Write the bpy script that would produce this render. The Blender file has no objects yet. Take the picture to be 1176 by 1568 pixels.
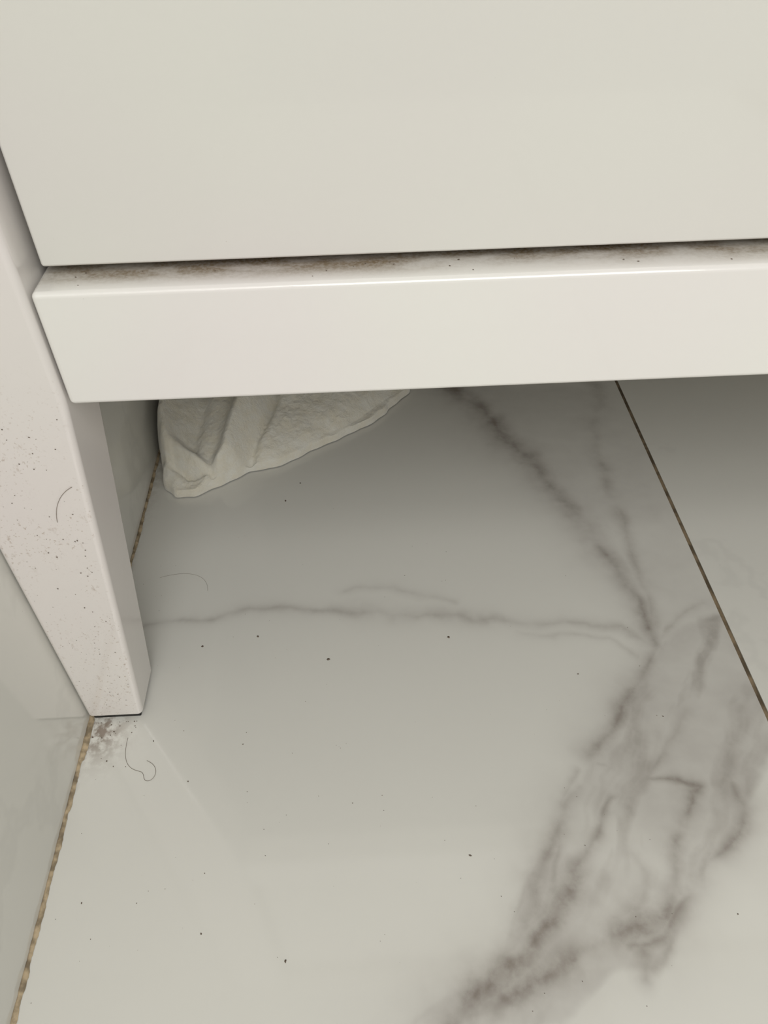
import bpy, bmesh, math, random
import numpy as np
from mathutils import Vector, Matrix
random.seed(4); rng=np.random.default_rng(7)
S=bpy.context.scene
try:
    S.view_settings.view_transform='Standard'
except Exception: pass

# ---------------- camera (metres, camera 0.6 m above the floor) ----------------
f=1178.0
X=Vector((1,-.0447,.0177)); Yv=Vector((-.0426,-.6966,.7161))
X.normalize(); Yv=(Yv-X*Yv.dot(X)).normalized(); Zv=X.cross(Yv)
R=Vector((X.x,Yv.x,Zv.x)); D=Vector((X.y,Yv.y,Zv.y)); F=Vector((X.z,Yv.z,Zv.z))
cd=bpy.data.cameras.new('camera'); cam=bpy.data.objects.new('camera',cd); S.collection.objects.link(cam)
M=Matrix((R,-D,-F)).transposed().to_4x4(); M.translation=(0,0,.6); cam.matrix_world=M
cd.sensor_fit='VERTICAL'; cd.sensor_height=24; cd.lens=24*f/1568; cd.clip_start=.01
S.camera=cam
# survey measurement -> floor-plane metres
def P(px,py,z=0.0):
    d=R*((px-588)/f)+D*((py-784)/f)+F
    t=(z-.6)/d.z
    return (d.x*t,d.y*t)
def PP(l,z=0): return [P(a,b,z) for a,b in l]

# ---------------- helpers ----------------
def mesh_obj(name,verts,faces,mats=(),parent=None,smooth=False):
    me=bpy.data.meshes.new(name); me.from_pydata([tuple(v) for v in verts],[],faces); me.update()
    ob=bpy.data.objects.new(name,me); S.collection.objects.link(ob)
    for m in mats: me.materials.append(m)
    if smooth: me.polygons.foreach_set('use_smooth',[True]*len(me.polygons))
    if parent: ob.parent=parent
    return ob
def bevel(ob,w,seg=4):
    b=ob.modifiers.new('bev','BEVEL'); b.width=w; b.segments=seg; b.limit_method='ANGLE'; b.angle_limit=math.radians(25)
    ob.data.polygons.foreach_set('use_smooth',[True]*len(ob.data.polygons))
    w_=ob.modifiers.new('wn','WEIGHTED_NORMAL'); w_.weight=80
def box(name,x0,x1,y0,y1,z0,z1,mat,parent=None,bw=0,seg=4):
    v=[(x0,y0,z0),(x1,y0,z0),(x1,y1,z0),(x0,y1,z0),(x0,y0,z1),(x1,y0,z1),(x1,y1,z1),(x0,y1,z1)]
    fc=[(0,3,2,1),(4,5,6,7),(0,1,5,4),(1,2,6,5),(2,3,7,6),(3,0,4,7)]
    ob=mesh_obj(name,v,fc,[mat],parent)
    if bw: bevel(ob,bw,seg)
    return ob
def stack(name,secs,mat,parent,bw):
    v=[];fc=[]
    for z,x0,x1,y0,y1 in secs: v+=[(x0,y0,z),(x1,y0,z),(x1,y1,z),(x0,y1,z)]
    for i in range(len(secs)-1):
        a=4*i
        for k in range(4):
            fc.append((a+k,a+(k+1)%4,a+4+(k+1)%4,a+4+k))
    n=4*(len(secs)-1); fc+=[(3,2,1,0),(n,n+1,n+2,n+3)]
    ob=mesh_obj(name,v,fc,[mat],parent); bevel(ob,bw,5); return ob

def vnoise(x,y,seed):
    r=np.random.default_rng(seed); T=r.random((256,256))
    xi=np.floor(x).astype(int); yi=np.floor(y).astype(int); fx=x-xi; fy=y-yi
    fx=fx*fx*(3-2*fx); fy=fy*fy*(3-2*fy)
    a=T[xi%256,yi%256]; b=T[(xi+1)%256,yi%256]; c=T[xi%256,(yi+1)%256]; d=T[(xi+1)%256,(yi+1)%256]
    return (a*(1-fx)+b*fx)*(1-fy)+(c*(1-fx)+d*fx)*fy
def fbm(x,y,seed,o=4):
    s=0;a=.5;n=0
    for i in range(o):
        s=s+a*vnoise(x*2**i+13.7*i,y*2**i+5.1*i,seed+i); n+=a; a*=.5
    return s/n
def seg_dist(x,y,pts,ws):
    best=np.full(x.shape,1e9)
    for i in range(len(pts)-1):
        (ax,ay),(bx,by)=pts[i],pts[i+1]
        dx,dy=bx-ax,by-ay; L=dx*dx+dy*dy+1e-12
        t=np.clip(((x-ax)*dx+(y-ay)*dy)/L,0,1)
        d=np.hypot(x-ax-t*dx,y-ay-t*dy)
        w=ws[i]+(ws[i+1]-ws[i])*t
        best=np.minimum(best,d/w)
    return best
def poly_sd(x,y,pts):
    d=np.full(x.shape,1e9); ins=np.zeros(x.shape,bool); n=len(pts)
    for i in range(n):
        (ax,ay),(bx,by)=pts[i],pts[(i+1)%n]
        dx,dy=bx-ax,by-ay; L=dx*dx+dy*dy+1e-12
        t=np.clip(((x-ax)*dx+(y-ay)*dy)/L,0,1)
        d=np.minimum(d,np.hypot(x-ax-t*dx,y-ay-t*dy))
        c=((ay>y)!=(by>y))&(x<(bx-ax)*(y-ay)/((by-ay) if abs(by-ay)>1e-12 else 1e-12)+ax)
        ins^=c
    return np.where(ins,d,-d)

# ---------------- materials ----------------
def newmat(name):
    m=bpy.data.materials.new(name); m.use_nodes=True; nt=m.node_tree
    return m,nt,nt.nodes['Principled BSDF']
def N(nt,t,**k):
    n=nt.nodes.new(t)
    for a,b in k.items(): setattr(n,a,b)
    return n
def noise(nt,scale,detail=3,rough=.5,coord=None,out='Fac',scl=None):
    if coord is None:
        g=N(nt,'ShaderNodeNewGeometry'); coord=g.outputs['Position']
    if scl:
        mp=N(nt,'ShaderNodeMapping'); mp.inputs['Scale'].default_value=scl; nt.links.new(coord,mp.inputs[0]); coord=mp.outputs[0]
    n=N(nt,'ShaderNodeTexNoise'); n.inputs['Scale'].default_value=scale; n.inputs['Detail'].default_value=detail; n.inputs['Roughness'].default_value=rough
    nt.links.new(coord,n.inputs['Vector']); return n.outputs[out]
def math_(nt,op,a,b=None,clamp=False):
    n=N(nt,'ShaderNodeMath',operation=op); n.use_clamp=clamp
    for i,v in enumerate((a,b)):
        if v is None: continue
        if isinstance(v,(int,float)): n.inputs[i].default_value=v
        else: nt.links.new(v,n.inputs[i])
    return n.outputs[0]
def mapr(nt,v,a,b,c=0,d=1,smooth=True):
    n=N(nt,'ShaderNodeMapRange'); n.interpolation_type='SMOOTHSTEP' if smooth else 'LINEAR'
    nt.links.new(v,n.inputs[0])
    for i,q in zip((1,2,3,4),(a,b,c,d)): n.inputs[i].default_value=q
    return n.outputs[0]
def mixc(nt,fac,a,b):
    n=N(nt,'ShaderNodeMix',data_type='RGBA')
    if isinstance(fac,(int,float)): n.inputs[0].default_value=fac
    else: nt.links.new(fac,n.inputs[0])
    for i,v in ((6,a),(7,b)):
        if isinstance(v,tuple): n.inputs[i].default_value=(*v,1)
        else: nt.links.new(v,n.inputs[i])
    return n.outputs[2]

def lacquer(name,dirty=0.0,topdust=0.0,base=(.765,.76,.715)):
    m,nt,b=newmat(name)
    c=mixc(nt,mapr(nt,noise(nt,4,1),.42,.7),base,(base[0]*.995,base[1]*.96,base[2]*.995))
    spk=mapr(nt,noise(nt,330,2,.6),.77,.83); c=mixc(nt,math_(nt,'MULTIPLY',spk,.35),c,(.30,.26,.2))
    g=N(nt,'ShaderNodeNewGeometry'); sp=N(nt,'ShaderNodeSeparateXYZ'); nt.links.new(g.outputs['Position'],sp.inputs[0])
    sn=N(nt,'ShaderNodeSeparateXYZ'); nt.links.new(g.outputs['Normal'],sn.inputs[0])
    if dirty:
        zone=mapr(nt,sp.outputs['Z'],.38,.26)
        front=mapr(nt,sn.outputs['Y'],-.6,-.9)
        patch=mapr(nt,noise(nt,26,3),.36,.58,.08,1)
        fine=mapr(nt,noise(nt,430,4,.65),.585,.67)
        med=mapr(nt,noise(nt,150,3,.6,scl=(1,1,.6)),.62,.76)
        mask=math_(nt,'MULTIPLY',math_(nt,'MULTIPLY',zone,front),patch)
        mm=math_(nt,'MULTIPLY',mask,math_(nt,'MAXIMUM',fine,med),True)
        c=mixc(nt,math_(nt,'MULTIPLY',mm,dirty),c,(.38,.28,.21))
        c=mixc(nt,math_(nt,'MULTIPLY',zone,.22),c,(.80,.73,.69))
    if topdust:
        up=mapr(nt,sn.outputs['Z'],.6,.97)
        far=mapr(nt,sp.outputs['Y'],.3722,.393)
        ns=mapr(nt,noise(nt,38,5,.6,scl=(.5,1,1)),.34,.62,.32,1)
        fine=mapr(nt,noise(nt,420,3,.6),.35,.65,.75,1)
        q=math_(nt,'MULTIPLY',math_(nt,'MULTIPLY',up,far),math_(nt,'MULTIPLY',ns,fine))
        c=mixc(nt,math_(nt,'MULTIPLY',q,topdust,True),c,(.28,.21,.13))
    nt.links.new(c,b.inputs['Base Color'])
    b.inputs['Roughness'].default_value=.15; b.inputs['Coat Weight'].default_value=.5; b.inputs['Coat Roughness'].default_value=.04
    bp=N(nt,'ShaderNodeBump'); bp.inputs['Strength'].default_value=.05; bp.inputs['Distance'].default_value=.002
    nt.links.new(noise(nt,45,2),bp.inputs['Height']); nt.links.new(bp.outputs[0],b.inputs['Normal'])
    return m
m_lac=lacquer('white_lacquer'); m_leg=lacquer('white_lacquer_scuffed',dirty=.75,base=(.83,.80,.77)); m_rail=lacquer('white_lacquer_lit_dusty',topdust=1.0,base=(.88,.875,.835))  # rail base lighter than drawer's: brighter reflections painted into the colour, dust on top

def simple(name,col,rough=.6,metal=0,lo=.85,sc=60):
    m,nt,b=newmat(name)
    nt.links.new(mixc(nt,mapr(nt,noise(nt,sc,4),.35,.65),tuple(c*lo for c in col),col),b.inputs['Base Color'])
    b.inputs['Roughness'].default_value=rough; b.inputs['Metallic'].default_value=metal
    return m
m_black=simple('black_rubber',(.012,.011,.01)); m_dust=simple('dust',(.17,.13,.10),.9); m_hair=simple('hair',(.22,.17,.135),.5)
m_dark=simple('carcass_board_darkened',(.17,.145,.11),.8)  # board colour darkened to deepen the shade under the cabinet

def marble(name,attr):
    m,nt,b=newmat(name)
    base=mixc(nt,noise(nt,5,2),(.755,.748,.70),(.785,.778,.73))
    if attr:
        av=N(nt,'ShaderNodeAttribute',attribute_name='vein'); s=N(nt,'ShaderNodeSeparateColor'); nt.links.new(av.outputs['Color'],s.inputs[0])
        cloud,streak,dirt=s.outputs[0],s.outputs[1],s.outputs[2]
        n1=noise(nt,55,4,.5); n2=noise(nt,210,3,.6)
        cl=math_(nt,'MULTIPLY',cloud,mapr(nt,n1,.25,.75,.88,1.08),True)
        c=mixc(nt,math_(nt,'MULTIPLY',cl,.85,True),base,(.45,.425,.40))
        st=math_(nt,'MULTIPLY',streak,mapr(nt,math_(nt,'ADD',math_(nt,'MULTIPLY',n1,.75),math_(nt,'MULTIPLY',n2,.25)),.36,.62,.65,1.05),True)
        c=mixc(nt,math_(nt,'MULTIPLY',st,.85,True),c,(.20,.165,.14))
        dd=math_(nt,'MULTIPLY',dirt,mapr(nt,noise(nt,110,4,.6),.36,.60),True)
        c=mixc(nt,math_(nt,'MULTIPLY',dd,.85),c,(.22,.16,.12))
    else:
        n1=noise(nt,2.2,6,.6); v=math_(nt,'ABSOLUTE',math_(nt,'SUBTRACT',n1,.5))
        c=mixc(nt,math_(nt,'MULTIPLY',mapr(nt,v,.02,.0),.10),base,(.4,.39,.37))
    spk=mapr(nt,noise(nt,300,2,.5),.78,.82); c=mixc(nt,math_(nt,'MULTIPLY',spk,.45),c,(.3,.27,.22))
    nt.links.new(c,b.inputs['Base Color'])
    b.inputs['Roughness'].default_value=.07; b.inputs['Specular IOR Level'].default_value=.7
    return m
m_marb=marble('polished_marble_tile',True); m_marb2=marble('polished_marble_tile_plain',False)
m_grout=simple('grout',(.28,.21,.13),.9,lo=.4)
m_caulk=simple('aged_caulk',(.58,.46,.30),.7,lo=.4,sc=110)
m_paint=simple('light_block_paint',(.60,.57,.52),.8,lo=.97)

# ---------------- room ----------------
WX=-.2555; GX=.337; YB=.95; Y0=-1.3
floor=box('floor',WX,1.52,Y0,YB,-.03,-.0012,m_grout)
x0,x1,y0,y1=WX+.0005,GX-.0020,-.248,YB-.001
step=.0011; nx=int((x1-x0)/step)+1; ny=int((y1-y0)/step)+1
gx=np.linspace(x0,x1,nx); gy=np.linspace(y0,y1,ny); XX,YY=np.meshgrid(gx,gy)
xr=XX.ravel(); yr=YY.ravel()
w1=.018; wx=xr+(fbm(xr*20,yr*20,11,3)-.5)*w1+(fbm(xr*75,yr*75,31,3)-.5)*.004
wy=yr+(fbm(xr*20,yr*20,21,3)-.5)*w1+(fbm(xr*75,yr*75,41,3)-.5)*.004
def line(px,w,amp=1.,k=1.35):
    pts=PP(px); ws=list(np.interp(np.linspace(0,1,len(pts)),np.linspace(0,1,len(w)),w))
    return amp*np.exp(-seg_dist(wx,wy,pts,ws)**k)
streak=np.zeros_like(xr); cloud=np.zeros_like(xr)
SL=[
([(690,590),(740,630),(775,670),(810,705),(835,740),(865,775),(900,810),(925,850),(950,880),(975,915),(992,955),(998,985)],[.018,.015,.012,.010,.007],.72),
([(915,590),(908,650),(915,700),(930,750),(955,800),(970,850),(990,900),(1003,960)],[.014,.010,.008,.006],.34),
([(1000,985),(978,1035),(948,1080),(928,1120),(905,1160)],[.006,.010,.008],.58),
([(900,1190),(860,1235),(838,1290),(825,1350),(820,1400),(790,1460)],[.006,.010,.011,.009],.5),
([(915,1172),(985,1186),(1040,1190),(1068,1198),(1050,1220)],[.0025,.005,.009],.65),
([(990,1190),(940,1225),(912,1270),(885,1320),(868,1365),(850,1410),(820,1450),(780,1490),(735,1535),(690,1580)],[.004,.006,.013,.010,.012,.016],.76),
([(880,1180),(850,1250),(850,1300),(852,1360),(835,1400),(800,1440)],[.004,.006,.008,.008],.45),
([(1055,1210),(1045,1270),(1035,1340),(1005,1390),(965,1412),(925,1440),(880,1470),(830,1495),(760,1545),(720,1580)],[.006,.008,.014,.012,.011,.013],.66),
([(1120,1190),(1140,1235),(1115,1290),(1080,1335),(1040,1375),(1000,1420),(965,1445)],[.005,.008,.007,.010,.006],.58),
([(960,1300),(990,1335),(975,1380),(935,1400)],[.006,.009,.006],.35),
([(975,1440),(985,1470),(985,1500)],[.007,.004],.5),
([(1055,1090),(1040,1120),(1010,1160),(985,1190)],[.006,.004],.35),
([(1075,925),(1040,950),(1010,975)],[.006,.004],.25),
([(225,958),(320,950),(380,932),(450,930),(520,935),(600,938),(680,940),(760,943),(830,955),(900,957),(950,962),(990,985)],[.003,.0065,.007,.005,.006],.28),
([(530,905),(600,902),(640,908),(700,922)],[.005,.005],.15),
([(800,966),(850,972),(930,978),(970,1000)],[.004,.004],.18),
]
NB=13
br=np.clip(-.35+2.6*fbm(xr*34,yr*34,51,4),.15,1.35)
for i,(px,w,a) in enumerate(SL):
    l=line(px,[q*.8 for q in w],a); streak=np.maximum(streak,l*br)
    cloud=np.maximum(cloud,line(px,[q*(2.5 if i<NB else 1.9) for q in w],min(a,.62)))
def polyc(px,soft,amp):
    sd=poly_sd(wx,wy,PP(px)); t=np.clip(sd/soft+.5,0,1); return amp*t*t*(3-2*t)
band=polyc([(1000,985),(950,1080),(910,1150),(850,1240),(812,1320),(790,1400),(765,1470),(690,1520),(610,1575),(860,1575),(900,1535),(955,1500),(1000,1490),(1025,1430),(1055,1390),(1100,1335),(1140,1260),(1176,1170),(1230,1080),(1120,940),(1040,960)],.011,.62)
top=polyc([(690,590),(750,640),(820,740),(900,820),(960,900),(1000,990),(1060,1000),(1130,960),(1120,900),(1000,650),(960,590)],.03,.38)
core=fbm(wx*18,wy*30,77)
cloud=np.maximum(np.maximum(band*(.5+.95*core),top*(.5+.9*core)),cloud)
ang=math.radians(60); u=wx*math.cos(ang)+wy*math.sin(ang); v=-wx*math.sin(ang)+wy*math.cos(ang)
hat=fbm(u*12,v*50,91,4); streak=np.maximum(streak,band*np.clip((hat-.51)*3.5,0,1)*.75)
cx,cy=P(152,1118); dirt=np.exp(-(((xr-cx)/.020)**2+((yr-cy)/.026)**2))*1.1
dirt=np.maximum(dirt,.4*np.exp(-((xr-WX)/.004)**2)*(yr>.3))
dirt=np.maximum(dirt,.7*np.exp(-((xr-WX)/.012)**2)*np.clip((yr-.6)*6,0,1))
me=bpy.data.meshes.new('floor_tile_veined')
nv=nx*ny; co=np.zeros((nv,3)); co[:,0]=xr; co[:,1]=yr
ii=np.arange(nv).reshape(ny,nx)
q=np.stack([ii[:-1,:-1],ii[:-1,1:],ii[1:,1:],ii[1:,:-1]],-1).reshape(-1,4)
me.vertices.add(nv); me.vertices.foreach_set('co',co.ravel())
me.loops.add(q.size); me.loops.foreach_set('vertex_index',q.ravel().astype(np.int32))
me.polygons.add(len(q)); me.polygons.foreach_set('loop_start',np.arange(0,q.size,4,dtype=np.int32))
me.update(calc_edges=True); me.validate()
ca=me.color_attributes.new('vein','FLOAT_COLOR','POINT')
col=np.stack([np.clip(cloud,0,1),np.clip(streak,0,1),np.clip(dirt,0,1),np.ones(nv)],-1); ca.data.foreach_set('color',col.ravel())
me.materials.append(m_marb); t1=bpy.data.objects.new('tile_veined',me); S.collection.objects.link(t1); t1.parent=floor
box('tile_right',GX+.0020,GX+.594,-.248,YB-.001,-.0012,0,m_marb2,floor)
box('tile_far_right',GX+.597,1.52,-.248,YB-.001,-.0012,0,m_marb2,floor)
box('tile_near_1',WX+.0005,GX-.0020,-1.3,-.251,-.0012,0,m_marb2,floor)
box('tile_near_2',GX+.0020,GX+.594,-1.3,-.251,-.0012,0,m_marb2,floor)
wl=box('wall_left',WX-.1,WX,Y0,YB,-.03,2.4,m_marb2)
wb=box('wall_back',WX-.1,1.52,YB,YB+.1,-.03,2.4,m_marb2)
wr=box('light_block_right',1.52,1.62,-.2,YB+.1,-.03,2.4,m_paint)  # unseen wall, added to block light reaching under the cabinet from the right

v=[];fc=[];n=700
nn=fbm(np.arange(n)*.11,np.zeros(n),61,4)
for i in range(n):
    y=-.3+i*(YB+.29)/(n-1)
    a=.0010+.0036*nn[i]+random.uniform(-.0003,.0003)+(.0015 if .33<y<.37 else 0); h=.0012+.002*nn[(i*3)%n]
    v+=[(WX+.0001,y,.0002),(WX+.0001,y,h),(WX+a*.5,y,h*.6),(WX+a,y,.0003)]
    if i: 
        b0=4*(i-1)
        for k in range(3): fc.append((b0+k,b0+k+1,b0+k+5,b0+k+4))
mesh_obj('caulk_joint',v,fc,[m_caulk],floor,True)

# ---------------- vanity ----------------
van=bpy.data.objects.new('bathroom_vanity',None); S.collection.objects.link(van)
VR=.95
def leg(name,flip=False,back=False):
    if not flip: xo,xt,xb=WX+.001,-.1728,-.2072
    else: xo,xt,xb=VR,VR-.083,VR-.048
    if not back: yf,yt,yb=.368,.430,.4165
    else: yf,yt,yb=.945,.885,.9
    secs=[]
    for z,t in ((.0055,0),(.336,1),(.84,1)):
        xi=xb+(xt-xb)*t; ybk=yb+(yt-yb)*t
        a,b=sorted((xo,xi)); c,d=sorted((yf,ybk)); secs.append((z,a,b,c,d))
    stack(name,secs,m_leg,van,.0045)
    z,a,b,c,d=secs[0]; box(name+'_glide',a+.003,b-.003,c+.003,d-.003,0.0003,.008,m_black,van,.001,2)
leg('leg_front_left'); leg('leg_front_right',True); leg('leg_back_left',False,True); leg('leg_back_right',True,True)
rl=-.1712; rr=VR-.084
box('bottom_rail',rl,rr,.3705,.4045,.3364,.407,m_rail,van,.0032,5)
box('drawer_front',-.1675,rr-.003,.388,.407,.4128,.80,m_lac,van,.0018,3)
box('top_rail',rl,rr,.3705,.396,.803,.84,m_lac,van,.002,3)
box('bottom_panel',-.17,rr,.406,.94,.352,.37,m_dark,van)
box('side_panel_left',WX+.004,WX+.02,.432,.884,.345,.84,m_lac,van)
box('side_panel_right',VR-.02,VR-.004,.432,.884,.345,.84,m_lac,van)
box('drawer_box',-.17,rr-.002,.408,.9,.42,.75,m_dark,van)
box('countertop',WX+.001,VR+.01,.362,.948,.841,.865,m_lac,van,.003,3)
box('back_rail',rl,rr,.9,.92,.28,.40,m_dark,van)

# ---------------- cloth ----------------
def cloth():
    m,nt,b=newmat('terry_cloth')
    c=mixc(nt,mapr(nt,noise(nt,60,5,.65),.3,.7),(.93,.88,.74),(.97,.95,.86)); nt.links.new(c,b.inputs['Base Color'])
    b.inputs['Roughness'].default_value=.95; b.inputs['Sheen Weight'].default_value=.8
    bp=N(nt,'ShaderNodeBump'); bp.inputs['Strength'].default_value=.7; bp.inputs['Distance'].default_value=.0025
    nt.links.new(noise(nt,260,5,.7),bp.inputs['Height']); nt.links.new(bp.outputs[0],b.inputs['Normal'])
    out=PP([(268,762),(300,761),(340,745),(380,724),(420,718),(460,700),(520,672),(560,655),(592,633),(625,602)])
    out+=[(.075,.875),(.05,.90),(-.05,.91),(-.16,.905),(-.235,.88),(-.247,.80),(-.249,.735),(-.244,.70),(-.236,.672)]
    out=[Vector((a,b_)) for a,b_ in out]
    L=[0]
    for i in range(len(out)): L.append(L[-1]+(out[(i+1)%len(out)]-out[i]).length)
    nA=480; bd=[]
    for k in range(nA):
        s=L[-1]*k/nA; i=max(j for j in range(len(out)) if L[j]<=s+1e-9); tt=(s-L[i])/(L[i+1]-L[i]); bd.append(out[i].lerp(out[(i+1)%len(out)],tt))
    for _ in range(5): bd=[(bd[k-1]+bd[k]*2+bd[(k+1)%nA])/4 for k in range(nA)]
    c0=Vector((-.12,.80)); nR=170
    xs=[];ys=[];rs=[]
    for j in range(nR+1):
        r=math.sin(math.pi/2*j/nR)
        for k in range(nA):
            wv=1+(.010*math.sin(k*.19)+.006*math.sin(k*.47+1))*r**4
            p=c0.lerp(bd[k],r*wv); xs.append(p.x if p.x>-.2515 else -.2515); ys.append(p.y); rs.append(r)
    xs=np.array(xs);ys=np.array(ys);rs=np.array(rs)
    ed=np.sqrt(np.clip(1-rs**2,0,1))
    hem=np.array([P(268,762),P(340,745),P(420,718),P(520,672),P(625,602)])
    fx_=np.interp(xs,hem[:,0],hem[:,1]); back=np.clip(ys-fx_,0,1)
    h=.010*np.clip(ed*7.0,0,1)**.5
    h+=.075*(1-np.exp(-back*.75/.075))*np.clip(ed*2.2,0,1)
    wxx=xs+(fbm(xs*14,ys*14,2,2)-.5)*.014; wyy=ys+(fbm(xs*14,ys*14,9,2)-.5)*.014
    def ridge(px,z,w,a,p=2):
        pts=PP(px,z); return a*np.exp(-seg_dist(wxx,wyy,pts,[w]*len(pts))**p)
    edge=np.clip(ed*2.6,0,1); edge=edge*edge*(3-2*edge)
    A=ridge([(405,540),(385,620),(352,680),(318,716)],.045,.011,.030)
    B=ridge([(262,590),(250,650),(252,684)],.045,.011,.024)
    C=ridge([(240,690),(280,706),(318,720)],.025,.008,.016)
    fo=(A**4+B**4+C**4)**.25
    val=ridge([(432,590),(412,640),(380,688),(352,722)],.035,.006,.012)+ridge([(250,717),(290,735),(345,730)],.012,.004,.012)+ridge([(330,590),(305,640),(292,680)],.045,.010,.012)
    h=h+fo*edge-val*np.clip(ed*4,0,1)+edge*.008*(fbm(xs*30,ys*30,5,3)-.4)
    h+=np.clip(ed*5,0,1)*.0022*fbm(xs*240,ys*240,18,3)
    h=np.maximum(h,.0012)
    v=[(float(a),float(b_),float(c_)) for a,b_,c_ in zip(xs,ys,h)]
    fc=[]
    for j in range(nR):
        for k in range(nA):
            a=j*nA+k;b2=j*nA+(k+1)%nA; fc.append((a,a+nA,b2+nA,b2))
    return mesh_obj('cleaning_cloth',v,fc,[m],None,True)
cloth()

# ---------------- dust & hairs ----------------
v=[];fc=[]
def speck(p,r,nrm=(0,0,1)):
    b0=len(v); nr=Vector(nrm); t=nr.orthogonal().normalized(); s=nr.cross(t); k=6; c=Vector(p)
    a0=random.random()*6
    v.append(tuple(c+nr*r*.4))
    for i in range(k):
        a=a0+i*2*math.pi/k; rr_=r*random.uniform(.5,1.2)
        v.append(tuple(c+t*math.cos(a)*rr_+s*math.sin(a)*rr_))
    for i in range(k): fc.append((b0,b0+1+i,b0+1+(i+1)%k))
for a,b_,r in [(687,976,1.5),(503,1010,1.4),(310,990,1.6),(395,975,1.2),(720,1310,1.2),(437,1472,1.1),(308,1430,.8),(885,1032,.8),(1015,1097,.8),(437,767,1.3),(288,1197,.8),(125,1383,.6),(460,740,.9),(235,1135,.7),(372,1140,.6),(540,1230,.5),(1130,1400,.6)]:
    x,y=P(a,b_); speck((x,y,.0003),r*.0011)
for i in range(120):
    x=WX+.01+random.random()**1.5*.5; y=random.uniform(.1,.6); speck((x,y,.0003),random.uniform(.00015,.00045))
for i in range(22):
    x=WX+.006+abs(random.gauss(0,.022)); y=.352+random.gauss(0,.015); y=min(y,.366); speck((x,y,.0003),random.uniform(.0003,.0009))
dust=mesh_obj('dust_specks',v,fc,[m_dust],floor)
v=[];fc=[]
for i in range(110):
    z=random.uniform(.02,.33); xi=-.2072+.0344*z/.336; x=random.uniform(WX+.007,xi-.006); speck((x,.3676,z),random.uniform(.0002,.0006)*(1.2 if z>.15 else 1),(0,-1,0))
for i in range(20):
    x=random.uniform(-.165,.3); speck((x,random.uniform(.376,.392),.4072),random.uniform(.0003,.0008))
o=mesh_obj('leg_dust',v,fc,[m_dust],van)
def hair(name,pts,parent=None,r=.00016):
    c=bpy.data.curves.new(name,'CURVE'); c.dimensions='3D'; c.bevel_depth=r; c.bevel_resolution=1; c.resolution_u=10
    s=c.splines.new('NURBS'); s.points.add(len(pts)-1)
    for p,q in zip(s.points,pts): p.co=(*q,1)
    s.use_endpoint_u=True; s.order_u=4; c.materials.append(m_hair)
    ob=bpy.data.objects.new(name,c); S.collection.objects.link(ob); ob.parent=parent; return ob
hair('hair_strand',[(*P(a,b_),.0004) for a,b_ in [(196,1130),(188,1160),(200,1182),(222,1180),(218,1198),(238,1196),(242,1172),(225,1165)]])
hair('hair_strand.001',[(*P(a,b_),.0004) for a,b_ in [(245,885),(290,872),(320,880),(318,905)]],None,.0001)
def L_(px,py,yy=.3674):
    d=R*((px-588)/f)+D*((py-784)/f)+F; t=yy/d.y; return (d.x*t,yy,.6+d.z*t)
hair('hair_strand.002',[L_(*p) for p in [(110,746),(92,755),(82,775),(88,800)]],None,.00016)

# ---------------- light ----------------
w=bpy.data.worlds.new('world'); S.world=w; w.use_nodes=True
w.node_tree.nodes['Background'].inputs[0].default_value=(1,.99,.95,1); w.node_tree.nodes['Background'].inputs[1].default_value=.385
def area(name,loc,target,size,power,col):
    l=bpy.data.lights.new(name,'AREA'); l.shape='RECTANGLE'; l.size=size[0]; l.size_y=size[1]; l.energy=power; l.color=col
    o=bpy.data.objects.new(name,l); S.collection.objects.link(o); o.location=loc
    o.rotation_euler=(Vector(target)-Vector(loc)).to_track_quat('-Z','Y').to_euler(); return o
area('ceiling_light',(.5,-1.65,2.25),(.1,.3,0.2),(1.6,1.6),44,(1,.985,.945))
